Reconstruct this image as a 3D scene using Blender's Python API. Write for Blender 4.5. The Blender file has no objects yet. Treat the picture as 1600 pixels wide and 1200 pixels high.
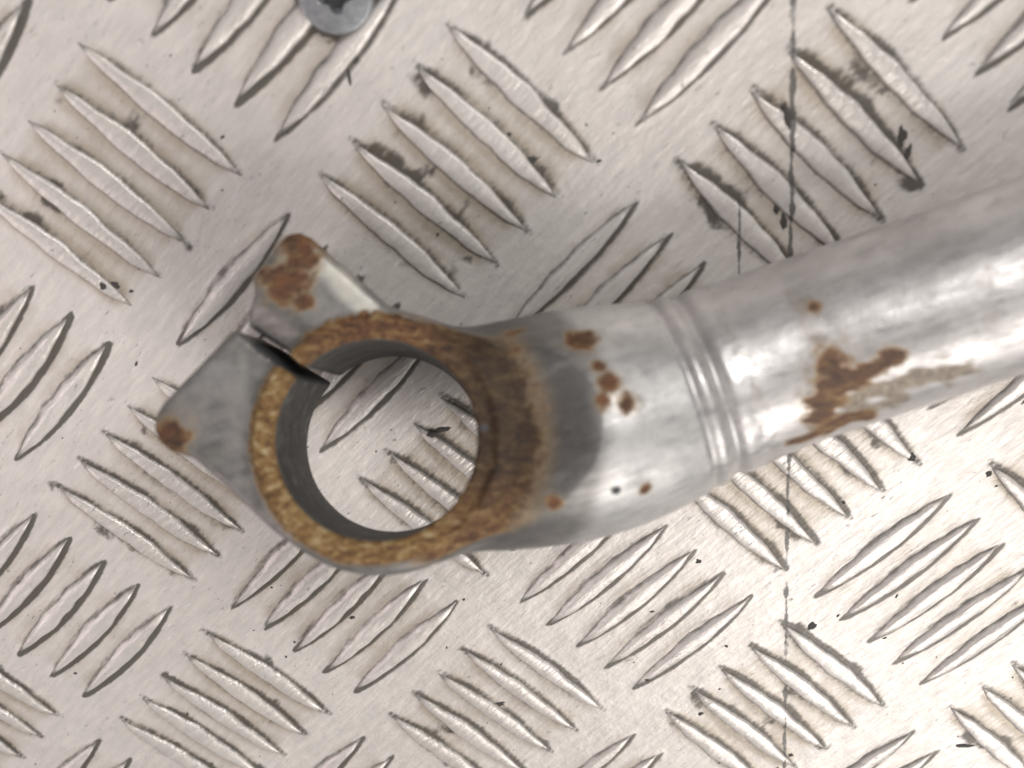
import bpy, math, random
import numpy as np
from mathutils import Matrix, Vector
random.seed(7); rng = np.random.default_rng(7)
S = bpy.context.scene
C = S.collection
MM = 0.001

# ---------------------------------------------------------------- camera
cam_d = bpy.data.cameras.new('camera'); cam = bpy.data.objects.new('camera', cam_d); C.objects.link(cam)
Rc = ((0.998305, 0.028472, 0.050755), (-0.047876, 0.897633, 0.438135), (-0.033085, -0.439822, 0.897475))
M = Matrix(Rc).to_4x4(); M.translation = Vector((14.817, 89.998, 150.629)) * MM
cam.matrix_world = M
cam_d.sensor_width = 36; cam_d.lens = 37.603; cam_d.clip_start = 0.01; cam_d.clip_end = 20
cam_d.dof.use_dof = True; cam_d.dof.focus_distance = 0.183; cam_d.dof.aperture_fstop = 14
S.camera = cam

# ---------------------------------------------------------------- world and lamps
w = bpy.data.worlds.new('World'); S.world = w; w.use_nodes = True
bg = w.node_tree.nodes['Background']; bg.inputs[0].default_value = (1.0, 0.97, 0.95, 1); bg.inputs[1].default_value = 0.20
def area(name, loc, size, power, color, target=(0, 0, 0), size_y=None):
    d = bpy.data.lights.new(name, 'AREA'); d.energy = power; d.color = color; d.size = size
    if size_y: d.shape = 'RECTANGLE'; d.size_y = size_y
    o = bpy.data.objects.new(name, d); C.objects.link(o); o.location = loc
    o.rotation_euler = (Vector(target) - Vector(loc)).to_track_quat('-Z', 'Y').to_euler()
    return o
area('window_light', (0.75, -1.05, 1.35), 1.15, 22.3, (1.0, 0.965, 0.915))
area('ceiling_panel_light', (0.36, 0.66, 0.72), 0.50, 6.2, (1.0, 0.985, 0.96), size_y=0.26)
area('left_fill_light', (-1.3, -0.3, 0.9), 1.0, 6.0, (1.0, 0.86, 0.87))
S.view_settings.view_transform = 'Standard'; S.view_settings.look = 'None'
S.view_settings.exposure = 0.0; S.view_settings.gamma = 1.0
S.cycles.max_bounces = 8

# ---------------------------------------------------------------- helpers
def obj(name, me, mat=None, parent=None, loc=None):
    o = bpy.data.objects.new(name, me); C.objects.link(o)
    if mat is not None and me is not None and not me.materials: me.materials.append(mat)
    if parent: o.parent = parent
    if loc is not None: o.location = loc
    return o
def empty(name, mw=None):
    o = bpy.data.objects.new(name, None); C.objects.link(o); o.empty_display_size = 0.01
    if mw is not None: o.matrix_world = mw
    return o
def tag(o, **k):
    for a, b in k.items(): o[a] = b
    return o
def mesh(name, v, f, smooth=True, normals=None, attrs=None):
    me = bpy.data.meshes.new(name)
    v = np.asarray(v, dtype=np.float32); f = np.asarray(f, dtype=np.int32)
    n, k = f.shape
    me.vertices.add(len(v)); me.vertices.foreach_set('co', v.ravel())
    me.loops.add(n * k); me.loops.foreach_set('vertex_index', f.ravel())
    me.polygons.add(n); me.polygons.foreach_set('loop_start', np.arange(0, n * k, k, dtype=np.int32))
    me.update(calc_edges=True); me.validate()
    if smooth: me.shade_smooth()
    for a, val in (attrs or {}).items():
        at = me.attributes.new(a, 'FLOAT', 'POINT'); at.data.foreach_set('value', np.asarray(val, dtype=np.float32))
    if normals is not None: me.normals_split_custom_set_from_vertices([tuple(x) for x in normals])
    return me
def grid_faces(nu, nv, wrap=False):
    i, j = np.meshgrid(np.arange(nu - 1), np.arange(nv if wrap else nv - 1), indexing='ij')
    a = i * nv + j; b = i * nv + (j + 1) % nv
    return np.stack([a, a + nv, b + nv, b], -1).reshape(-1, 4)
def sstep(a, b, x):
    t = np.clip((x - a) / (b - a), 0, 1); return t * t * (3 - 2 * t)
def vnoise(P, sc, seed=0):
    """value noise on points P (n,3)"""
    q = P * sc + 91.7 * (seed + 1); b = np.floor(q).astype(np.int64); f = q - b; f = f * f * (3 - 2 * f)
    def h(x, y, z):
        n = (x * 374761393 + y * 668265263 + z * 2147483647 + seed * 1013904223) & 0xffffffff
        n = ((n ^ (n >> 13)) * 1274126177) & 0xffffffff
        return ((n ^ (n >> 16)) & 0xffff) / 65535.0
    r = 0
    for dx in (0, 1):
        for dy in (0, 1):
            for dz in (0, 1):
                wgt = (f[:, 0] if dx else 1 - f[:, 0]) * (f[:, 1] if dy else 1 - f[:, 1]) * (f[:, 2] if dz else 1 - f[:, 2])
                r = r + wgt * h(b[:, 0] + dx, b[:, 1] + dy, b[:, 2] + dz)
    return r
def fbm(P, sc, seed=0, o=3):
    return sum(vnoise(P, sc * 2 ** k, seed + k) * 0.5 ** k for k in range(o)) / sum(0.5 ** k for k in range(o))

# node helper
class NT:
    def __init__(s, name):
        s.m = bpy.data.materials.new(name); s.m.use_nodes = True; s.t = s.m.node_tree; s.b = s.t.nodes['Principled BSDF']
    def n(s, typ, ins=None, **props):
        x = s.t.nodes.new(typ)
        for a, b in props.items(): setattr(x, a, b)
        for a, b in (ins or {}).items(): s.put(x.inputs[a], b)
        return x
    def put(s, sock, val):
        if isinstance(val, bpy.types.NodeSocket): s.t.links.new(val, sock)
        else:
            if sock.type == 'RGBA' and len(val) == 3: val = (*val, 1)
            sock.default_value = val
    def math(s, op, a, b=0.0, c=0.0, clamp=False):
        x = s.n('ShaderNodeMath', {0: a, 1: b, 2: c}, operation=op); x.use_clamp = clamp; return x.outputs[0]
    def mapr(s, v, a, b, c=0.0, d=1.0, smooth=True):
        x = s.n('ShaderNodeMapRange', {'Value': v, 'From Min': a, 'From Max': b, 'To Min': c, 'To Max': d})
        x.interpolation_type = 'SMOOTHSTEP' if smooth else 'LINEAR'; return x.outputs[0]
    def mix(s, f, a, b, mode='MIX'):
        x = s.n('ShaderNodeMix', data_type='RGBA', blend_type=mode)
        s.put(x.inputs[0], f); s.put(x.inputs[6], a); s.put(x.inputs[7], b); return x.outputs[2]
    def noise(s, vec, sc, det=4.0, rough=0.55, dist=0.0):
        return s.n('ShaderNodeTexNoise', {'Vector': vec, 'Scale': sc, 'Detail': det, 'Roughness': rough, 'Distortion': dist}).outputs['Fac']
    def attr(s, name): return s.n('ShaderNodeAttribute', attribute_name=name).outputs['Fac']
    def mapping(s, vec, rot=(0, 0, 0), sc=(1, 1, 1)):
        return s.n('ShaderNodeMapping', {'Vector': vec, 'Rotation': rot, 'Scale': sc}).outputs[0]
    def bump(s, h, strength, dist, nrm=None):
        i = {'Height': h, 'Strength': strength, 'Distance': dist}
        if nrm is not None: i['Normal'] = nrm
        return s.n('ShaderNodeBump', i).outputs[0]

# ---------------------------------------------------------------- chequer plate
PITCH, HL, DST, HWB, BH = 36.0, 0.387 * 36, 0.1944 * 36, 1.75, 0.75    # cell pitch, half bar length, bar spacing, half base width, bar height (mm)
c45 = math.sqrt(0.5)

def plate_material(name, use_attr):
    m = NT(name)
    pos = m.n('ShaderNodeNewGeometry').outputs['Position']
    uv = m.mapping(pos, rot=(0, 0, math.radians(45)))               # x' across, y' along the brushing
    streak = m.noise(m.mapping(uv, sc=(2600, 330, 900)), 1.0, 4, 0.6)
    streak2 = m.noise(m.mapping(uv, sc=(900, 160, 400)), 1.0, 3, 0.6)
    big = m.noise(pos, 26, 4, 0.55)
    mid = m.noise(pos, 160, 5, 0.6)
    fine = m.noise(pos, 1500, 3, 0.6)
    col = m.mix(m.mapr(big, 0.35, 0.68), (0.69, 0.640, 0.605), (0.77, 0.725, 0.69))
    col = m.mix(m.mapr(streak2, 0.3, 0.75), m.mix(0.35, col, (0.42, 0.40, 0.39)), col)
    # short dark smears lying along the brushing
    sm = m.math('MULTIPLY', m.mapr(m.noise(m.mapping(uv, sc=(1500, 420, 700)), 1.0, 3, 0.7, 0.5), 0.60, 0.72), m.mapr(mid, 0.42, 0.60))
    col = m.mix(m.math('MULTIPLY', sm, 0.75), col, (0.10, 0.095, 0.09))
    # pale scuffs
    sc = m.mapr(m.noise(m.mapping(uv, sc=(1300, 240, 700)), 1.0, 2, 0.6), 0.66, 0.74)
    col = m.mix(m.math('MULTIPLY', sc, 0.5), col, (0.86, 0.85, 0.84))
    if use_attr:
        g = m.attr('grime')
        gm = m.mapr(m.math('ADD', g, m.math('MULTIPLY', m.math('SUBTRACT', mid, 0.5), 0.7)), 0.12, 0.85)
        col = m.mix(m.math('MULTIPLY', gm, 0.72), col, (0.34, 0.275, 0.195))
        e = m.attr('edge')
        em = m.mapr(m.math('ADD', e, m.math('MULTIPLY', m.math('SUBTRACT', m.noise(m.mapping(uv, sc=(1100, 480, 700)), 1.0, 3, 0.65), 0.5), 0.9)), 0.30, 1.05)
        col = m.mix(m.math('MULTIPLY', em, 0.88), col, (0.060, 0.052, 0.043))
    else:
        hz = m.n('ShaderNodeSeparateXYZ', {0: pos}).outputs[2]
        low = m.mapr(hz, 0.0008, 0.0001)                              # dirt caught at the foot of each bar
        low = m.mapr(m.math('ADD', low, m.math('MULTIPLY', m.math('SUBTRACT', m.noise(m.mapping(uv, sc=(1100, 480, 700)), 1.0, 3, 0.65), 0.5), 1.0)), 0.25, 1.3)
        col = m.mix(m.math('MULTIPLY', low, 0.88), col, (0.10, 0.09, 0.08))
    # scribed line running straight across the plate
    sx = m.n('ShaderNodeSeparateXYZ', {0: pos})
    X, Y = sx.outputs[0], sx.outputs[1]
    def line(x0, y0, x1, y1, wd, th0, th1):
        k = (x1 - x0) / (y1 - y0)
        d = m.math('ABSOLUTE', m.math('SUBTRACT', m.math('SUBTRACT', X, x0), m.math('MULTIPLY', m.math('SUBTRACT', Y, y0), k)))
        wob = m.math('MULTIPLY', m.math('SUBTRACT', m.noise(pos, 260, 5, 0.7), 0.5), wd * 5.0)
        l = m.mapr(m.math('ADD', d, wob), wd, wd * 0.35)
        iny = m.math('MULTIPLY', m.math('GREATER_THAN', Y, min(y0, y1)), m.math('LESS_THAN', Y, max(y0, y1)))
        return m.math('MULTIPLY', m.math('MULTIPLY', l, iny), m.mapr(m.noise(pos, 120, 3), th0, th1))
    ln = line(0.0456, 0.0840, 0.0545, -0.080, 0.00042, 0.33, 0.50)
    ln2 = line(0.0403, 0.0450, 0.0410, 0.0300, 0.00026, 0.2, 0.4)
    ln = m.math('MAXIMUM', ln, ln2)
    col = m.mix(m.math('MULTIPLY', ln, 0.85), col, (0.07, 0.068, 0.065))
    m.put(m.b.inputs['Base Color'], col)
    m.put(m.b.inputs['Metallic'], m.mapr(sm, 0, 1, 0.30 if use_attr else 0.36, 0.05))
    m.put(m.b.inputs['Roughness'], m.mapr(streak, 0.3, 0.7, 0.36 if use_attr else 0.30, 0.52 if use_attr else 0.46))
    b1 = m.bump(streak, 0.35, 0.00012)
    b2 = m.bump(streak2, 0.45 if use_attr else 0.6, 0.00025 if use_attr else 0.0003, b1)
    b3 = m.bump(fine, 0.25, 0.00008, b2)
    b4 = m.bump(mid, 0.5, 0.0006, b3)
    m.put(m.b.inputs['Normal'], b4)
    return m.m
mat_plate = plate_material('chequer_plate_sheet', True)
mat_bar = plate_material('chequer_plate_bar', False)

def bar_dist(x, y):
    """signed-ish distance (mm) to the nearest bar's outline, group mask, cell parity for points in mm"""
    u = (x - y) * c45 / PITCH; v = (x + y) * c45 / PITCH
    i = np.round(u); j = np.round(v); par = ((i + j) % 2 == 0)
    lu, lv = (u - i) * PITCH, (v - j) * PITCH
    al = np.where(par, lu, lv); ac = np.where(par, lv, lu)
    k = np.clip(np.round(ac / DST), -2, 2); d = np.abs(ac - k * DST)
    t = np.clip(1 - (al / HL) ** 2, 0, 1); hw = HWB * t
    dist = np.where(np.abs(al) < HL, (d - hw) * 0.96, np.hypot(d, np.abs(al) - HL))
    grp = sstep(PITCH * 0.50, PITCH * 0.40, np.abs(ac)) * sstep(HL * 1.03, HL * 0.75, np.abs(al))
    return dist, grp, par, ac - k * DST

nx, ny = 560, 420
gx = np.linspace(-175, 195, nx); gy = np.linspace(-145, 135, ny)
GX, GY = np.meshgrid(gx, gy, indexing='ij'); px, py = GX.ravel(), GY.ravel()
P3 = np.stack([px, py, 0 * px], 1)
dist, grp, par, side = bar_dist(px, py)
lf = fbm(P3, 0.045, 3)
amt = np.where(par, 0.62, 0.42) * (0.45 + 1.1 * lf)
grime = grp * amt * (0.55 + 0.6 * sstep(2.2, 0.2, dist))
blot = fbm(P3, 0.22, 9, 4)
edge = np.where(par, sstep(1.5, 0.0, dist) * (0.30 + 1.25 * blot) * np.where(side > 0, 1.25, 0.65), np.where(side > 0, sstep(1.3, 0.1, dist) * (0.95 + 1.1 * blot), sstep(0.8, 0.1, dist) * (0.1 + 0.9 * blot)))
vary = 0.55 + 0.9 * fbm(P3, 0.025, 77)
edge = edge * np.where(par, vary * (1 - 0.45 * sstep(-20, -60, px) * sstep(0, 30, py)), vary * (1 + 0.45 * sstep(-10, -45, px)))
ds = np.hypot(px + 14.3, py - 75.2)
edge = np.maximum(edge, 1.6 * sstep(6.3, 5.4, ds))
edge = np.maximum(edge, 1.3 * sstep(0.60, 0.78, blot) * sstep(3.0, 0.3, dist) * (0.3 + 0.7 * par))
z = (fbm(P3, 0.03, 5) - 0.5) * 0.25 + 0.10 * sstep(1.2, 0.0, dist)
plate = obj('chequer_plate', mesh('chequer_plate', np.stack([px, py, z], 1) * MM, grid_faces(nx, ny), attrs={'grime': grime, 'edge': edge}), mat_plate)
tag(plate, kind='structure', label='dull aluminium five bar chequer plate, scuffed and grimy')

def bar_mesh(seed, asym):
    r = np.random.default_rng(seed); NL, NW = 25, 9
    s = np.linspace(-1, 1, NL); V = []
    a0 = r.normal(0, 1, NL); a1 = r.normal(0, 1, NL)
    a0 = np.convolve(a0, [.25, .5, .25], 'same'); a1 = np.convolve(a1, [.25, .5, .25], 'same')
    prof = [(-1.06, -0.14), (-0.99, 0.05), (-0.86, 0.90), (-0.80, 0.99), (0.0, 1.03), (0.22, 0.99), (0.32, 0.91), (0.98, 0.06), (1.12, -0.14)] if asym > 0.2 else [(-1.08, -0.14), (-0.98, 0.06), (-0.74, 0.90), (-0.66, 0.985), (0.0, 1.03), (0.66, 0.985), (0.74, 0.90), (0.98, 0.06), (1.08, -0.14)]
    for q, t in enumerate(s):
        hw = HWB * (1 - abs(t) ** 2.0) + 0.05
        h = BH * min(1, (1 - abs(t)) * 3.6 + 0.02) * (1 + 0.05 * a0[q])
        for (cx, cz) in prof:
            e = 0.24 * (a0[q] if cx < 0 else a1[q]) * min(1, abs(cx) * 1.4) * (1 - t * t)
            V.append((t * HL * 1.01, cx * hw + e + asym * 0.3 * hw * cz, cz * h if cz > 0 else -0.12))
    return mesh('raised_bar', np.array(V) * MM, grid_faces(NL, NW))
var = {0: [bar_mesh(10 + k, 0.15) for k in range(6)], 1: [bar_mesh(40 + k, 0.25) for k in range(6)]}
cells = []
for i in range(-7, 8):
    for j in range(-7, 8):
        cx, cy = (i + j) * c45 * PITCH, (j - i) * c45 * PITCH
        if -160 < cx < 180 and -130 < cy < 120:
            for k in range(-2, 3):
                if (i + j) % 2 == 0: x, y, a = cx + k * DST * c45, cy + k * DST * c45, -45
                else: x, y, a = cx + k * DST * c45, cy - k * DST * c45, 45
                cells.append((math.hypot((x - 8) * 0.82, y - 4), x, y, a))
cells.sort()
rest = []
for n_, (dd, x, y, a) in enumerate(cells):
    me = random.choice(var[0 if a < 0 else 1])
    ang = math.radians(a + random.uniform(-1.0, 1.0)) + (math.pi if (a > 0 and False) else 0)
    mt = Matrix.Translation(Vector((x + random.uniform(-.15, .15), y + random.uniform(-.15, .15), 0)) * MM) @ Matrix.Rotation(ang, 4, 'Z') @ Matrix.Diagonal((random.uniform(.97, 1.02), random.uniform(.92, 1.06), random.uniform(.9, 1.08), 1))
    if n_ < 290:
        o = obj('raised_bar', me, mat_bar, plate); o.matrix_local = mt
    else: rest.append((me, mt))
V = []; F = []; b0 = 0
for me, mt in rest:
    co = np.zeros(len(me.vertices) * 3, np.float32); me.vertices.foreach_get('co', co); co = co.reshape(-1, 3)
    m3 = np.array(mt); V.append(co @ m3[:3, :3].T + m3[:3, 3]); F.append(grid_faces(25, 9) + b0); b0 += len(co)
if rest:
    o = obj('raised_bars', mesh('raised_bars', np.concatenate(V), np.concatenate(F)), mat_bar, plate); o['kind'] = 'stuff'

# ---------------------------------------------------------------- the clamp with its tube
RW = Matrix(((0.998143, 0.024293, 0.055859), (-0.049393, 0.859442, 0.508841), (-0.035647, -0.510655, 0.859046))).to_4x4()
RW.translation = Vector((-9.733, 24.576, 31.527)) * MM
clamp = empty('clamp_tube', RW)
tag(clamp, label='silver steel tube ending in a rusty split ring clamp with two lugs', category='tube clamp')
T = 23.0
AX = np.array([(8.6, 0.0, -11.2, 15.0), (12.15, 0.33, -11.27, 15.4), (17.47, 0.87, -11.36, 15.8), (21.92, 1.59, -11.8, 16.1), (26.41, 2.42, -12.38, 16.15), (30.93, 3.51, -12.79, 15.9),
               (35.47, 4.7, -13.16, 15.2), (40.02, 6.25, -13.31, 14.25), (44.53, 7.87, -13.2, 13.5), (48.99, 9.4, -12.8, 13.05), (53.37, 11.2, -12.16, 12.85), (57.74, 12.75, -11.57, 12.78), (73.02, 17.7, -8.27, 12.68), (86.36, 22.27, -5.12, 12.55)])
d_end = (AX[-1, :3] - AX[-4, :3]); d_end /= np.linalg.norm(d_end)
AX = np.vstack([AX, np.append(AX[-1, :3] + d_end * 90, 12.5)])
def smooth_axis():
    t = np.concatenate([[0], np.cumsum(np.linalg.norm(np.diff(AX[:, :3], axis=0), axis=1))])
    tt = np.arange(0, t[-1], 0.35); Q = np.stack([np.interp(tt, t, AX[:, q]) for q in range(4)], 1)
    kn = np.exp(-(np.arange(-14, 15) / 7.0) ** 2); kn /= kn.sum(); pad = 14
    for q in range(4):
        e = np.concatenate([2 * Q[0, q] - Q[pad:0:-1, q], Q[:, q], 2 * Q[-1, q] - Q[-2:-pad - 2:-1, q]]); Q[:, q] = np.convolve(e, kn, 'valid')
    return tt, Q
TT, Q = smooth_axis()
SEAM = float(np.interp(40.3, Q[:, 0], TT))      # where the cast neck meets the welded tube

H = 0.36
x0, x1, y0_, y1_, z0, z1 = -31, 51, -22, 30, -32, 8
xs = np.arange(x0, x1, H, dtype=np.float32); ys = np.arange(y0_, y1_, H, dtype=np.float32); zs = np.arange(z0, z1, H, dtype=np.float32)
X, Y, Z = np.meshgrid(xs, ys, zs, indexing='ij')
def smin(a, b, k): h = np.clip(0.5 + 0.5 * (b - a) / k, 0, 1); return b + (a - b) * h - k * h * (1 - h)
def smax(a, b, k): return -smin(-a, -b, k)
def poly(pts):
    P = np.array(pts, np.float32); x2, y2 = X[:, :, 0], Y[:, :, 0]
    d = np.full(x2.shape, 1e9, np.float32); s = np.ones_like(x2)
    for i in range(len(P)):
        a, b = P[i], P[i - 1]; ex, ey = b - a; wx, wy = x2 - a[0], y2 - a[1]
        t = np.clip((wx * ex + wy * ey) / (ex * ex + ey * ey), 0, 1); d = np.minimum(d, (wx - ex * t) ** 2 + (wy - ey * t) ** 2)
        c1 = y2 >= a[1]; c2 = y2 < b[1]; c3 = ex * wy > ey * wx
        s = np.where((c1 & c2 & c3) | (~c1 & ~c2 & ~c3), -s, s)
    return (s * np.sqrt(d))[:, :, None]
def slab(zt, zb): return np.maximum(Z - zt, zb - Z)
def ext(d2, zt, zb, rnd):       # extruded outline with rounded rims
    return smax(d2 + 0 * Z, slab(zt, zb), rnd)
Rr = np.sqrt(X * X + Y * Y)
rim = ext(Rr - 16.0, 0.0, -T, 1.2)
body = ext(np.sqrt((X - .3) ** 2 + (Y + 0.2) ** 2) - 17.5, -1.3, -T, 3.0)
low_lug = ext(poly([(-8.5, 9), (-18.6, 14.9), (-27.9, 4.9), (-28.9, 3.2), (-29.1, 1.4), (-28.4, -0.3), (-26.6, -1.7), (-23.8, -2.5), (-12.8, -12.2), (-5, -16.5), (6, -15), (0, 0)]), -1.5, -T + 1.5, 1.3)
up_lug = ext(poly([(-7, 6), (-17.7, 14.9), (-16.3, 19.2), (-16.6, 21.2), (-13.3, 26.0), (-12.2, 27.0), (-10.6, 27.3), (-9.0, 26.6), (1.2, 17.6), (7, 14.5), (6, 0)]), -1.0, -T + 2.5, 1.6)
# chamfer on the upper lug that slopes into the slit
sd = np.array([0.82, -0.572]); nrm = np.array([0.572, 0.82])        # slit direction and its normal (towards the upper lug)
off = (X + 12.42) * nrm[0] + (Y - 10.6) * nrm[1]
cham = (-(off - 4.6) * 0.55 + (Z + 1.0) * 0.83)
up_lug = smax(up_lug, np.where(Rr > 15.4, cham, -5), 0.8)
# neck
cn = Q[::4]; best = np.full(X.shape, 1e9, np.float32)
tx = 0
sel = [q for q in range(0, len(Q), 3) if Q[q, 0] < 55]
# distance to the axis, taken slice by slice in x (the axis runs mostly along x)
dirx = np.gradient(Q[:, :3], axis=0); dirx /= np.linalg.norm(dirx, axis=1)[:, None]
for _ in range(1):
    s0 = np.interp(X[:, 0, 0], Q[:, 0], TT)
tpar = np.repeat(np.repeat(s0[:, None, None], X.shape[1], 1), X.shape[2], 2)
for _ in range(3):
    c = [np.interp(tpar, TT, Q[:, k]) for k in range(3)]; dn = [np.interp(tpar, TT, dirx[:, k]) for k in range(3)]
    tpar = tpar + (X - c[0]) * dn[0] + (Y - c[1]) * dn[1] + (Z - c[2]) * dn[2]
    tpar = np.clip(tpar, 0, TT[-1])
c = [np.interp(tpar, TT, Q[:, k]) for k in range(4)]
dax = np.sqrt((X - c[0]) ** 2 + (Y - c[1]) ** 2 + (Z - c[2]) ** 2)
neck = (dax - c[3]).astype(np.float32)
neck = smax(neck, (6.0 - X), 3)
# the cove machined round the bore
RF, RCV = 15.4, 20.0
cr = np.clip(Rr - RF, 0, RCV)
gz = RCV - np.sqrt(np.maximum(RCV ** 2 - cr ** 2, 0))
cove = np.where(Rr < RF, Z, RCV - np.hypot(np.maximum(Rr - RF, 0), RCV - Z))      # >0 inside the cutter (air)
neck = smax(neck, cove, 1.8)
sol = smin(smin(rim, body, 0.8), smin(low_lug, up_lug, 0.6), 0.9)
sol = smin(sol, neck, 3.0)
sol = smax(sol, np.where(Rr < RF, Z, Z - 50), 0.6)
sol = smax(sol, 13.0 - Rr, 0.55)                                       # bore
slit = np.maximum(np.abs(off + 0.05 + 0.06 * (Z + 1.5)) - (0.62 + 0.35 * np.exp(-((X + 11.8) / 2.4) ** 2)), X + 6.0)
sol = smax(sol, -slit, 0.5)
sol = sol.astype(np.float32)
# light casting unevenness
PP = np.stack([X.ravel()[::1], Y.ravel(), Z.ravel()], 1) if False else None
near = np.abs(sol) < 1.5
pn = np.stack([X[near], Y[near], Z[near]], 1)
sol[near] += ((fbm(pn, 0.22, 21) - 0.5) * 0.14 + (fbm(pn, 0.8, 31) - 0.5) * 0.04).astype(np.float32)

def surface_nets(Fv, org, h):
    s = Fv < 0; nx, ny, nz = Fv.shape
    cc = np.zeros((nx - 1, ny - 1, nz - 1), np.int8)
    for a in (0, 1):
        for b in (0, 1):
            for c_ in (0, 1): cc += s[a:nx - 1 + a, b:ny - 1 + b, c_:nz - 1 + c_]
    act = (cc > 0) & (cc < 8); idx = np.argwhere(act); ids = np.full(act.shape, -1, np.int64); ids[act] = np.arange(len(idx))
    acc = np.zeros((len(idx), 3)); cnt = np.zeros(len(idx))
    co = [(a, b, c_) for a in (0, 1) for b in (0, 1) for c_ in (0, 1)]
    val = {o_: Fv[idx[:, 0] + o_[0], idx[:, 1] + o_[1], idx[:, 2] + o_[2]] for o_ in co}
    for o_ in co:
        for ax in range(3):
            if o_[ax] == 0:
                o2 = list(o_); o2[ax] = 1; o2 = tuple(o2); a, b = val[o_], val[o2]; mk = (a < 0) != (b < 0)
                t = np.where(mk, a / np.where(mk, a - b, 1), 0)
                p = np.tile(np.array(o_, float), (len(idx), 1)); p[:, ax] += t
                acc[mk] += p[mk]; cnt[mk] += 1
    v = (idx + acc / cnt[:, None])
    F = []
    for ax in range(3):
        sl0 = [slice(1, -1)] * 3; sl0[ax] = slice(0, -1); sl1 = list(sl0); sl1[ax] = slice(1, None)
        a, b = s[tuple(sl0)], s[tuple(sl1)]
        o1, o2 = [(1, 2), (2, 0), (0, 1)][ax]
        for flip in (0, 1):
            e = np.argwhere((a & ~b) if not flip else (~a & b)); off_ = np.ones(3, int); off_[ax] = 0; e = e + off_
            def g(d1, d2):
                q = e.copy(); q[:, o1] -= d1; q[:, o2] -= d2; return ids[q[:, 0], q[:, 1], q[:, 2]]
            qd = [g(1, 1), g(0, 1), g(0, 0), g(1, 0)]
            if flip: qd = qd[::-1]
            F.append(np.stack(qd, 1))
    F = np.concatenate(F); F = F[(F >= 0).all(1)]
    # normals from the field's gradient
    G = np.gradient(Fv, h); i0 = np.clip(np.floor(v).astype(int), 0, np.array(Fv.shape) - 2); fr = v - i0; N = np.zeros_like(v)
    for o_ in co:
        wgt = np.prod([fr[:, k] if o_[k] else 1 - fr[:, k] for k in range(3)], axis=0)
        for k in range(3): N[:, k] += wgt * G[k][i0[:, 0] + o_[0], i0[:, 1] + o_[1], i0[:, 2] + o_[2]]
    N /= np.linalg.norm(N, axis=1)[:, None] + 1e-9
    return v * h + org, F, N
sol_cut = smax(sol, (tpar - SEAM).astype(np.float32), 0.01)
V, F, N = surface_nets(sol_cut, np.array([x0, y0_, z0]), H)

# --- rust, tone and painted shade masks, worked out on the geometry (ring frame, mm)
def blobs(P, lst, seed=50):
    r = np.zeros(len(P)); nz = fbm(P, 0.7, seed) - 0.5
    for (x, y, z_, a, st) in lst:
        d = np.sqrt(((P - np.array([x, y, z_])) ** 2).sum(1)) + nz * a * 1.3
        r = np.maximum(r, st * sstep(a * 1.45, a * 0.1, d))
    return r
#BLOBS
RUST_CLAMP = [
    (26.68, 12.86, 0.01, 1.66, 1), (28.37, 9.17, 2.21, 0.81, 0.8), (29.51, 7.0, 2.87, 1.37, 0.8),
    (31.73, 4.41, 3.01, 1.21, 1), (28.64, 4.62, 3.44, 1.04, 0.8), (17.69, 13.98, -2.26, 1.26, 0.8),
    (18.09, 11.36, 0.05, 0.91, 0.7), (22.7, -8.04, 0.7, 0.98, 0.85), (34.44, -6.45, -0.91, 0.91, 0.8),
    (-10.18, 25.2, -1.06, 2.92, 1), (-11.95, 21.22, -1.05, 2.91, 1), (-12.16, 19.27, -1.04, 1.71, 0.8),
    (-9.56, 18.01, -1.05, 1.36, 0.8), (-26.76, 0.21, -1.61, 2.26, 1), (-25.37, -1.11, -1.77, 1.22, 0.7),]
RUST_TUBE = [
    (56.31, 16.77, 0.69, 1.29, 0.9), (58.55, 9.07, 0.82, 2.57, 1), (57.78, 7.08, -0.06, 2.23, 1),
    (57.92, 10.27, 1.12, 1.88, 1),]
DARK_TUBE = [
    (30.86, -6.43, 0.36, 1.07, 1), (13.91, 1.48, -0.01, 0.66, 1),]
STREAK_TUBE = [
    (58.6, 6.6, -0.2, 66.6, 10.3, 1.8, 2.1, 1, 1), (58.0, 3.9, -2.22, 59.6, 8.4, 0.5, 2.9, 1.0, 1), (61.0, 4.6, -1.8, 75.5, 9.3, 1.2, 2.8, 1.0, 0),
    (57.22, 1.65, -4.35, 67.67, 5.1, -2.49, 2.11, 1, 0), (55.6, 0.6, -6.4, 64.32, 3.4, -4.4, 2.1, 0.9, 1), (76.81, 21.03, 5.52, 77.53, 14.72, 4.66, 1.40, 0.5, 0),
    (53.55, 19.86, -1.77, 55.17, 13.58, 0.96, 1.22, 0.45, 0), (59.87, 10.64, 1.46, 80.77, 18.5, 6.2, 0.77, 0.3, 0),]
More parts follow.
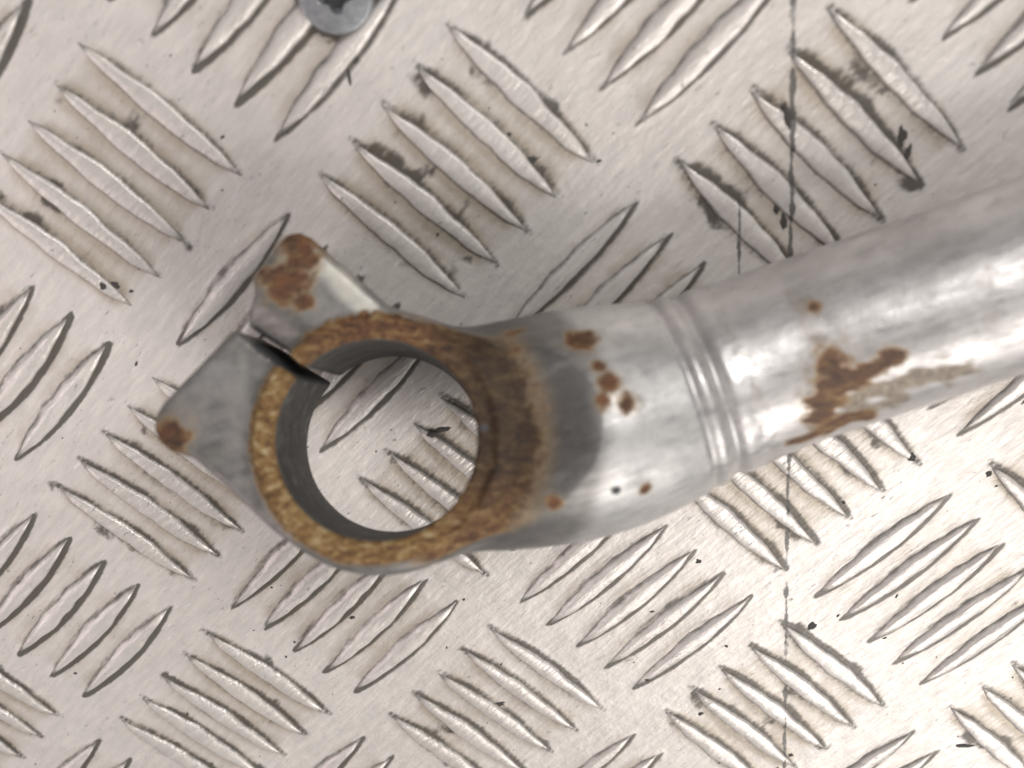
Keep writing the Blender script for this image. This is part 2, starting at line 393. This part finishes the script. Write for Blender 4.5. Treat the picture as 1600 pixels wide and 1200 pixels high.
#ENDBLOBS
def clamp_attrs(P, Nn):
    r = np.hypot(P[:, 0], P[:, 1]); nz = fbm(P, 0.35, 60) - 0.5; n2 = fbm(P, 1.6, 64) - 0.5
    face = sstep(0.25, 0.75, Nn[:, 2])
    rimm = sstep(-2.0, -0.9, P[:, 2] + 0.5 * nz) * sstep(17.0, 16.0, r + 1.4 * n2) * (P[:, 2] < 0.8) * np.maximum(face, sstep(-1.0, -0.5, P[:, 2]))
    flo = (P[:, 0] > 4) * sstep(21.4, 19.8, r + 1.6 * nz) * sstep(-2.2, -1.0, P[:, 2]) * (P[:, 2] < 1.2)
    gold = rimm * sstep(9, -7, P[:, 0] + 0.9 * P[:, 1] + 5 * nz)
    flo = sstep(1.5, 9.0, P[:, 0] + 3 * nz) * sstep(24.5, 17.0, r + 3.0 * nz) * sstep(-3.2, -1.4, P[:, 2]) * (P[:, 2] < 4.5)
    rimm = rimm * np.clip(0.62 + 1.5 * fbm(P, 0.5, 66) - 0.25 * sstep(15.2, 16.4, r), 0, 1)
    rust = np.maximum(rimm, flo * 1.0)
    cast_dark = sstep(32.0, 27.5, P[:, 0] + 0.02 * P[:, 1] ** 2 + 3 * nz)  # darker grey over ring and lugs, ending partway along the neck
    pale_edge = sstep(2.0, 0.4, np.abs((P[:, 0] + 9.6) * 0.66 + (P[:, 1] - 26.2) * 0.75 + 1.3 + 2 * nz)) * (P[:, 1] > 13) * (P[:, 0] < 4)  # pale cream band along the upper lug's right edge
    spots = blobs(P, [(a_, b_, c_, 1.28 * d_, e_) for a_, b_, c_, d_, e_ in RUST_CLAMP]); rust = np.maximum(rust, spots)
    # brown bloom fading up the machined cove
    bloom = sstep(1.5, 9.0, P[:, 0]) * sstep(26.0, 19.0, r) * sstep(-2, -1, P[:, 2]) * 0.6 * sstep(0.2, 0.8, Nn[:, 2])
    brown = sstep(2, 14, P[:, 0]) * sstep(-15, 0, P[:, 1] + 5 * nz) * np.clip(flo * 1.3, 0, 1)
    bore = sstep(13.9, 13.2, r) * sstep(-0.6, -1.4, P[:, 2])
    cove_shade = (P[:, 0] > 8) * sstep(17.5, 21.0, r) * sstep(31.5, 29.5, r + 2 * nz) * (np.abs(np.where(P[:, 2] > 0, RCV - np.hypot(np.maximum(r - RF, 0), RCV - P[:, 2]), 9)) < 1.3)  # machined cove face, its shading put into the colour
    root_shade = (P[:, 0] > 8) * sstep(28.5, 22.5, r + 3 * nz) * 0.9  # shading round the neck root, painted into the colour
    halo = blobs(P, [(a_, b_, c_, 2.4 * d_, 0.6 * e_) for a_, b_, c_, d_, e_ in RUST_CLAMP], 51)
    return {'rust': np.maximum(rust, bloom), 'brown': brown, 'bore': bore, 'gold': gold, 'cast_dark': cast_dark, 'pale_edge': pale_edge, 'spots': spots, 'cove': np.maximum(cove_shade.astype(float), root_shade), 'dark': np.maximum(blobs(P, DARK_TUBE, 70), (np.abs((P[:, 0] + 12.42) * nrm[0] + (P[:, 1] - 10.6) * nrm[1] + 0.06 * (P[:, 2] + 1.5)) < 1.35) * (P[:, 0] < -6) * sstep(-0.4, -1.6, P[:, 2]) * sstep(-18, -15.5, P[:, 0])), 'stain': halo}  # dark: small spots, plus slit wall shadow put into the colour
def metal_material(name, base, metallic, rough, tube=False):
    m = NT(name); tc = m.n('ShaderNodeTexCoord').outputs['Object']
    n1 = m.noise(tc, 260, 5, 0.6); n2 = m.noise(tc, 900, 4, 0.65); n3 = m.noise(tc, 3200, 3, 0.6); nb = m.noise(tc, 110, 4, 0.6)
    col = m.mix(m.mapr(nb, 0.3, 0.7), tuple(c_ * 0.76 for c_ in base), base)
    col = m.mix(m.math('MULTIPLY', m.mapr(n1, 0.52, 0.7), 0.35), col, tuple(c_ * 0.6 for c_ in base))
    if not tube:
        dark_f = m.math('MULTIPLY', m.attr('cast_dark'), m.math('SUBTRACT', 1.0, m.math('MULTIPLY', m.attr('pale_edge'), 0.75)))
        col = m.mix(dark_f, col, m.mix(m.mapr(n1, 0.35, 0.65), (0.185, 0.175, 0.165), (0.27, 0.255, 0.245)))
        col = m.mix(m.math('MULTIPLY', m.attr('pale_edge'), 0.5), col, (0.62, 0.58, 0.48))
        col = m.mix(m.math('MULTIPLY', m.attr('cove'), 0.85), col, (0.125, 0.118, 0.115))  # painted shading of cove and neck root
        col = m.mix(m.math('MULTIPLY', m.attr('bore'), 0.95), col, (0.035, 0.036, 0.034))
    scr_ = m.mapr(m.noise(m.mapping(tc, rot=(0, 0, math.radians(-60)), sc=(2400, 260, 900)), 1.0, 3, 0.6), 0.60, 0.72)
    col = m.mix(m.math('MULTIPLY', scr_, 0.35), col, tuple(c_ * 0.45 for c_ in base))
    lng2 = m.noise(m.mapping(m.mapping(tc, rot=(0, 0, math.radians(-19))), sc=(90, 420, 420)), 1.0, 5, 0.65)
    col = m.mix(m.math('MULTIPLY', m.mapr(lng2, 0.50, 0.72), 0.4), col, tuple(c_ * 0.55 for c_ in base))
    # stains: pale ochre film on the plating
    st = m.mapr(m.math('ADD', m.attr('stain'), m.math('MULTIPLY', m.math('SUBTRACT', n1, 0.5), 0.9)), 0.12, 1.0)
    col = m.mix(m.math('MULTIPLY', st, 0.8), col, m.mix(m.mapr(n2, 0.35, 0.65), (0.13, 0.09, 0.058), (0.29, 0.23, 0.155)))
    if not tube:
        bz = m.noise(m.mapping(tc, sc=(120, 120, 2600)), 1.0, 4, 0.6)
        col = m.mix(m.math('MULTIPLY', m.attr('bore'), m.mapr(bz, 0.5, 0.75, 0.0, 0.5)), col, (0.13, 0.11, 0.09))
    # rust
    a = m.attr('rust')
    f = m.mapr(m.math('ADD', a, m.math('MULTIPLY', m.math('SUBTRACT', m.noise(tc, 900, 5, 0.7), 0.5), 0.9)), 0.16, 0.78)
    halo = m.math('MULTIPLY', m.mapr(a, 0.04, 0.55), 0.45)
    rc = m.n('ShaderNodeValToRGB', {0: m.noise(m.mapping(tc, rot=(0, 0, math.radians(-38)), sc=(0.6, 1.3, 1)), 720 if not tube else 380, 6, 0.78, 0.6)})
    e = rc.color_ramp.elements
    if tube: stops = [(0.30, (0.045, 0.024, 0.020)), (0.45, (0.095, 0.055, 0.040)), (0.58, (0.17, 0.095, 0.048)), (0.72, (0.36, 0.25, 0.13))]
    else: stops = [(0.34, (0.022, 0.012, 0.007)), (0.45, (0.085, 0.034, 0.014)), (0.53, (0.155, 0.072, 0.026)), (0.60, (0.25, 0.155, 0.062)), (0.70, (0.42, 0.35, 0.23))]
    e[0].position, e[0].color = stops[0][0], (*stops[0][1], 1); e[1].position, e[1].color = stops[-1][0], (*stops[-1][1], 1)
    for ps, cl in stops[1:-1]: q = e.new(ps); q.color = (*cl, 1)
    rcol = rc.outputs[0]
    if not tube: rcol = m.mix(m.math('MULTIPLY', m.attr('brown'), 0.95), rcol, m.mix(0.22, (0.015, 0.011, 0.006), rcol))
    if not tube:
        gr = m.n('ShaderNodeValToRGB', {0: m.noise(m.mapping(tc, rot=(0, 0, math.radians(-38)), sc=(0.7, 1.3, 1)), 950, 5, 0.75, 0.4)})
        e = gr.color_ramp.elements; e[0].position = 0.36; e[0].color = (0.045, 0.022, 0.010, 1); e[1].position = 0.66; e[1].color = (0.47, 0.39, 0.24, 1)
        q = e.new(0.46); q.color = (0.17, 0.085, 0.026, 1); q = e.new(0.55); q.color = (0.27, 0.17, 0.058, 1)
        rcol = m.mix(m.math('MULTIPLY', m.attr('gold'), 0.9), rcol, gr.outputs[0])
    # thin rust at a patch's rim is orange, its middle dark
    thin = m.math('MULTIPLY', m.mapr(a, 0.85, 0.40), 0.75 if tube else 0.45)
    if not tube:
        rcol = m.mix(m.math('MULTIPLY', m.attr('spots'), 0.7), rcol, m.mix(m.mapr(n1, 0.4, 0.6), (0.050, 0.024, 0.015), (0.15, 0.058, 0.024)))
        thin = m.math('MULTIPLY', thin, m.attr('spots'))
    rcol = m.mix(thin, rcol, (0.24, 0.125, 0.055))
    col = m.mix(halo, col, (0.42, 0.30, 0.15))
    col = m.mix(f, col, rcol)
    dk = m.mapr(m.math('ADD', m.attr('dark'), m.math('MULTIPLY', m.math('SUBTRACT', n2, 0.5), 0.5)), 0.3, 0.8)
    col = m.mix(dk, col, (0.06, 0.06, 0.062))
    m.put(m.b.inputs['Base Color'], col)
    anyr = m.math('MAXIMUM', m.math('MAXIMUM', f, dk), m.math('MULTIPLY', st, 0.6))
    if not tube: anyr = m.math('MAXIMUM', anyr, m.math('MULTIPLY', m.attr('bore'), 0.5))
    m.put(m.b.inputs['Metallic'], m.math('MULTIPLY', m.math('SUBTRACT', 1.0, anyr), metallic))
    lng = m.noise(m.mapping(m.mapping(tc, rot=(0, 0, math.radians(-19))), sc=(110, 900, 900)), 1.0, 5, 0.65)
    rg = m.math('ADD', m.mapr(n1, 0.3, 0.7, rough - 0.06, rough + 0.06), m.mapr(lng, 0.3, 0.7, -0.12, 0.12))
    m.put(m.b.inputs['Roughness'], m.math('ADD', m.math('MULTIPLY', rg, m.math('SUBTRACT', 1.0, anyr)), m.math('MULTIPLY', anyr, 0.75)))
    h = m.math('ADD', m.math('MULTIPLY', n2, m.math('ADD', 0.25, f)), m.math('MULTIPLY', n3, 0.3))
    b1 = m.bump(h, 0.30, 0.00025); b2 = m.bump(n1, 0.10 if tube else 0.12, 0.0004, b1)
    m.put(m.b.inputs['Normal'], b2)
    return m.m
mat_cast = metal_material('cast_steel', (0.60, 0.585, 0.575), 0.58, 0.47)
mat_tube = metal_material('plated_steel', (0.60, 0.575, 0.565), 0.58, 0.41, True)

cen = V[F].mean(1); rc_ = np.hypot(cen[:, 0], cen[:, 1]); offc = (cen[:, 0] + 12.42) * nrm[0] + (cen[:, 1] - 10.6) * nrm[1]
ang = np.degrees(np.arctan2(cen[:, 1], cen[:, 0]))
dxl = cen[:, 0]
lower = (rc_ > 17.0) & (cen[:, 0] < -4) & (offc < 0)
upper = (rc_ > 17.0) & (cen[:, 0] < 8) & (offc >= 0) & (cen[:, 1] > 8)
neckm = ~lower & ~upper & (cen[:, 0] > 4) & (rc_ > 19.3)
ringm = ~lower & ~upper & ~neckm
def part(name, mk, label=None, parent=clamp):
    f = F[mk]; u, inv = np.unique(f, return_inverse=True)
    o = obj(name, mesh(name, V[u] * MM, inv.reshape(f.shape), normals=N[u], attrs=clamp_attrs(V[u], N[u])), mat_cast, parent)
    if label: o['label'] = label
    return o
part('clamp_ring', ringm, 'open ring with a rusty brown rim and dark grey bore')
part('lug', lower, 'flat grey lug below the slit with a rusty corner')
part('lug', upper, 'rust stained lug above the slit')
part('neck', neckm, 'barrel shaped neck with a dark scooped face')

# --- tube and weld collar, turned along the same axis
def frame(t):
    p = np.stack([np.interp(t, TT, Q[:, k]) for k in range(4)], -1)
    d = np.stack([np.interp(t, TT, dirx[:, k]) for k in range(3)], -1); d /= np.linalg.norm(d, axis=-1)[..., None]
    up = np.array([0, 0, 1.0]); e1 = np.cross(d, up); e1 /= np.linalg.norm(e1, axis=-1)[..., None]; e2 = np.cross(e1, d)
    return p, e1, e2
def groove(t):
    """radius change of the two pressed grooves and the weld bead"""
    g = lambda c_, w_, a: a * np.exp(-((t - SEAM - c_) / w_) ** 2)
    return g(0.4, 1.0, -0.50) + g(2.3, 1.0, 0.10) + g(4.4, 1.1, -0.62) + g(6.8, 1.3, 0.16) + g(9.6, 1.4, 0.05)
def sweep(t0, t1, dt, NA, shift=None):
    t = np.arange(t0, t1 + dt * 0.5, dt); p, e1, e2 = frame(t)
    a = np.linspace(0, 2 * np.pi, NA, endpoint=False)
    r = p[:, 3] + groove(t)
    Pn = p[:, None, :3] + r[:, None, None] * (np.cos(a)[None, :, None] * e1[:, None] + np.sin(a)[None, :, None] * e2[:, None])
    Pn = Pn.reshape(-1, 3); dirn = Pn - np.repeat(p[:, :3], NA, 0); dirn /= np.linalg.norm(dirn, axis=1)[:, None]
    tt = np.repeat(t, NA) - SEAM
    weld = np.exp(-((tt - 8.8) / 1.5) ** 2)
    nzz = (fbm(Pn, 0.25, 80) - 0.5) * 0.10 + (fbm(Pn, 0.8, 83) - 0.5) * (0.02 + 0.30 * weld)
    Pn = Pn + dirn * nzz[:, None]
    return Pn, grid_faces(len(t), NA, True), tt
def tube_attrs(P, tt):
    r = blobs(P, RUST_TUBE, 90); st = np.zeros(len(P))
    for (ax_, ay, az, bx, by, bz, wd, s_, kind) in STREAK_TUBE:
        a = np.array([ax_, ay, az]); b = np.array([bx, by, bz]); ab = b - a
        h = np.clip(((P - a) @ ab) / (ab @ ab), 0, 1); d = np.linalg.norm(P - a - h[:, None] * ab, axis=1) + (fbm(P * np.array([0.45, 1.3, 1.0]) + P[:, 1:2] * np.array([0.3, 0, 0]), 0.55, 95, 4) - 0.5) * wd * 2.2
        v_ = s_ * sstep(wd * 1.25, wd * 0.15, d)
        if kind: r = np.maximum(r, v_)
        else: st = np.maximum(st, v_)
    st = np.maximum(st, np.exp(-((tt - 9.2) / 1.5) ** 2) * 0.30)
    st = np.maximum(st, blobs(P, [(a_, b_, c_, 2.4 * d_, 0.65 * e_) for a_, b_, c_, d_, e_ in RUST_TUBE], 92))
    return {'rust': r, 'stain': st, 'dark': blobs(P, DARK_TUBE, 97)}
Pc, Fc, tc_ = sweep(SEAM, SEAM + 11.4, 0.2, 300)
o = obj('weld_collar', mesh('weld_collar', Pc * MM, Fc[:, ::-1], attrs=tube_attrs(Pc, tc_)), mat_tube, clamp)
Pt, Ft, tt_ = sweep(SEAM + 11.4, TT[-1] - 1, 0.5, 300)
o = obj('tube', mesh('tube', Pt * MM, Ft[:, ::-1], attrs=tube_attrs(Pt, tt_)), mat_tube, clamp)
o['label'] = 'shiny plated tube with rust patches along its underside'
# open far end with its wall
p, e1, e2 = frame(np.array([TT[-1] - 1.0])); a = np.linspace(0, 2 * np.pi, 64, endpoint=False)
d_ = np.cross(e2, e1)[0]
rows = [(12.5, 0), (12.3, 0.25), (11.0, 0.25), (10.8, 0), (10.8, -60)]
Ve = np.concatenate([p[0, :3] + rr * (np.cos(a)[:, None] * e1 + np.sin(a)[:, None] * e2) + dd * (-d_) * -1 * (1 if np.dot(d_, d_end) > 0 else -1) for rr, dd in rows])
obj('tube_end', mesh('tube_end', Ve * MM, grid_faces(len(rows), 64, True), attrs={'rust': np.zeros(len(Ve)), 'stain': np.zeros(len(Ve)), 'dark': np.zeros(len(Ve))}), mat_tube, clamp)

# ---------------------------------------------------------------- screw in the plate
ms = NT('screw_steel'); tc = ms.n('ShaderNodeTexCoord').outputs['Object']
ns = ms.noise(tc, 900, 4, 0.6)
ms.put(ms.b.inputs['Base Color'], ms.mix(ms.mapr(ns, 0.3, 0.7), (0.29, 0.30, 0.32), (0.40, 0.41, 0.425)))
ms.put(ms.b.inputs['Metallic'], 0.8); ms.put(ms.b.inputs['Roughness'], 0.42)
ms.put(ms.b.inputs['Normal'], ms.bump(ns, 0.25, 0.0002))
md = NT('recess_dark'); md.put(md.b.inputs['Base Color'], (0.03, 0.03, 0.032)); md.put(md.b.inputs['Roughness'], 0.8)  # dark fill for the floor of the cross recess
def polar_head(R, hgt, cross):
    NR, NA = 46, 160; V_ = []
    rr = np.concatenate([np.linspace(0.02, 0.62, 30), np.linspace(0.65, 1.0, NR - 30)]) * R
    for r_ in rr:
        for k in range(NA):
            a_ = 2 * math.pi * k / NA; x, y = r_ * math.cos(a_), r_ * math.sin(a_)
            z_ = hgt * (1 - 0.30 * (r_ / R) ** 2)
            if r_ / R > 0.94: z_ *= max(0.0, 1 - ((r_ / R - 0.94) / 0.06) ** 2)
            aw, al = 0.12 * R, 0.46 * R
            def arm(p_, q_): return float(np.clip((al - abs(p_)) / 0.12 / R * 0.5, 0, 1) * np.clip((aw + 0.16 * R * (1 - abs(p_) / al) - abs(q_)) / (0.05 * R), 0, 1))
            z_ -= max(arm(x, y), arm(y, x)) * 1.9
            V_.append((x, y, z_))
    f = grid_faces(NR, NA, True)
    return np.array(V_), f
SR = 5.1
scr = empty('plate_screw', Matrix.Translation(Vector((-14.3, 75.2, 0.8)) * MM) @ Matrix.Rotation(math.radians(4), 4, 'Z'))
tag(scr, label='grey cross head screw set in the plate at the top edge of the photo', category='screw')
Vh, Fh = polar_head(SR, 1.5, True)
obj('screw_head', mesh('screw_head', Vh * MM, Fh), ms.m, scr)
a = np.linspace(0, 2 * np.pi, 48, endpoint=False)
rings = [(SR * 1.0, 0.02), (SR * 0.96, -0.5), (2.4, -2.6), (2.3, -8)]
obj('shank', mesh('shank', np.concatenate([np.stack([r_ * np.cos(a), r_ * np.sin(a), 0 * a + z_], 1) for r_, z_ in rings]) * MM, grid_faces(4, 48, True)), ms.m, scr)
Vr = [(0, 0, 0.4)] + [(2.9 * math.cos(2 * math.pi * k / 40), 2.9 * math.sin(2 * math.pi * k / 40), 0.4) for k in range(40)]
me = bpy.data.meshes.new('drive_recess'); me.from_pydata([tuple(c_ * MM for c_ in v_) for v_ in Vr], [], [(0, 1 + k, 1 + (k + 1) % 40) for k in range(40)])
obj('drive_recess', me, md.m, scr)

# ---------------------------------------------------------------- flakes and specks of black dirt on the plate
mk = NT('black_dirt'); mk.put(mk.b.inputs['Base Color'], (0.055, 0.05, 0.045)); mk.put(mk.b.inputs['Roughness'], 0.75)
Vd = []; Fd = []
def flake(x, y, rx, ry, ang_, z_=0.12, hgt=0.25, rag=0.35):
    n_ = 14; b = len(Vd); ca, sa = math.cos(ang_), math.sin(ang_); Vd.append((x, y, z_ + hgt))
    ph = [1 + random.uniform(-rag, rag) for _ in range(n_)]
    for s_, h_ in ((0.6, hgt * 0.85), (1.0, -0.15)):
        for k in range(n_):
            t_ = 2 * math.pi * k / n_; ex, ey = rx * s_ * ph[k] * math.cos(t_), ry * s_ * ph[k] * math.sin(t_)
            Vd.append((x + ex * ca - ey * sa, y + ex * sa + ey * ca, z_ + h_))
    for k in range(n_):
        k2 = (k + 1) % n_; Fd.append((b, b + 1 + k, b + 1 + k2, b + 1 + k2)); Fd.append((b + 1 + k, b + 1 + n_ + k, b + 1 + n_ + k2, b + 1 + k2))
#FLAKES
FLAKES = [
    (46.92, 41.51, 0.87, 2.51, 0.00, 0.07), (45.83, 43.55, 0.58, 1.15, -0.30, 0.35), (62.33, 52.94, 1.26, 2.52, -0.30, 0.06),
    (63.45, 50.66, 0.78, 1.95, -0.40, 0.10), (-53.38, 35.06, 1.04, 0.73, 0.00, 0.26), (-54.89, 35.32, 0.73, 0.94, 0.00, 0.82),
    (-51.00, 34.05, 0.62, 0.42, 0.00, 0.05), (56.30, -32.11, 1.31, 1.66, -0.50, 0.05), (36.40, -18.00, 0.78, 0.67, 0.00, 0.05),
    (41.74, -36.33, 0.59, 0.47, 0.00, 0.05), (27.89, -43.23, 0.60, 0.48, 0.00, 0.68), (86.62, -60.42, 2.96, 0.81, -0.30, 0.05),
    (54.64, -62.37, 0.78, 0.65, 0.00, 0.05), (37.71, -51.88, 0.87, 0.62, 0.00, 0.05), (0.81, -48.86, 1.72, 0.86, 0.00, 0.10),
    (-5.41, 8.60, 2.48, 0.83, 0.00, 0.05), (-6.94, 8.06, 1.24, 0.72, 0.00, 0.68), (-76.88, -40.18, 0.79, 0.52, 0.00, 0.05),
    (-24.19, -28.55, 0.94, 0.59, 0.00, 0.05), (-35.21, -33.75, 0.48, 0.48, 0.00, 0.05), (20.25, 51.27, 0.74, 0.37, 0.00, 0.06),
    (69.59, 1.53, 0.77, 1.09, 0.00, 0.36), (59.62, -6.84, 0.55, 0.55, 0.00, 0.05), (10.73, 51.84, 1.67, 0.84, 0.00, 0.10),
    (46.28, 56.42, 0.56, 2.81, 0.00, 0.81), (7.73, 55.59, 0.74, 0.56, 0.00, 0.08), (-13.95, 64.85, 0.37, 2.05, -0.20, 0.05),
    (-12.84, 66.54, 0.65, 0.46, 0.00, 0.14), (82.25, -2.00, 0.90, 0.90, 0.00, 0.05),]
#ENDFLAKES
for x_, y_, a_, b_, an_, z_ in FLAKES: flake(x_, y_, a_ * 0.8, b_ * 0.85, an_ + 0.25, z_, 0.05, 0.3)
for k in range(170):
    x, y = random.uniform(-110, 115), random.uniform(-85, 90)
    d1, g1, p1, s1 = bar_dist(np.array([x]), np.array([y]))
    if d1[0] < 0.15: continue
    s_ = random.choice([0.1, 0.13, 0.17, 0.26]); flake(x, y, s_ * random.uniform(1, 2.4), s_, math.radians(45) + random.uniform(-.5, .5), 0.05, 0.08)
me = bpy.data.meshes.new('dirt_specks')
me.from_pydata([tuple(c_ * MM for c_ in v_) for v_ in Vd], [], [tuple(dict.fromkeys(f_)) for f_ in Fd]); me.update(); me.shade_smooth()
tag(obj('dirt_specks', me, mk.m), kind='stuff', label='scattered black dirt specks on the chequer plate', category='dirt')
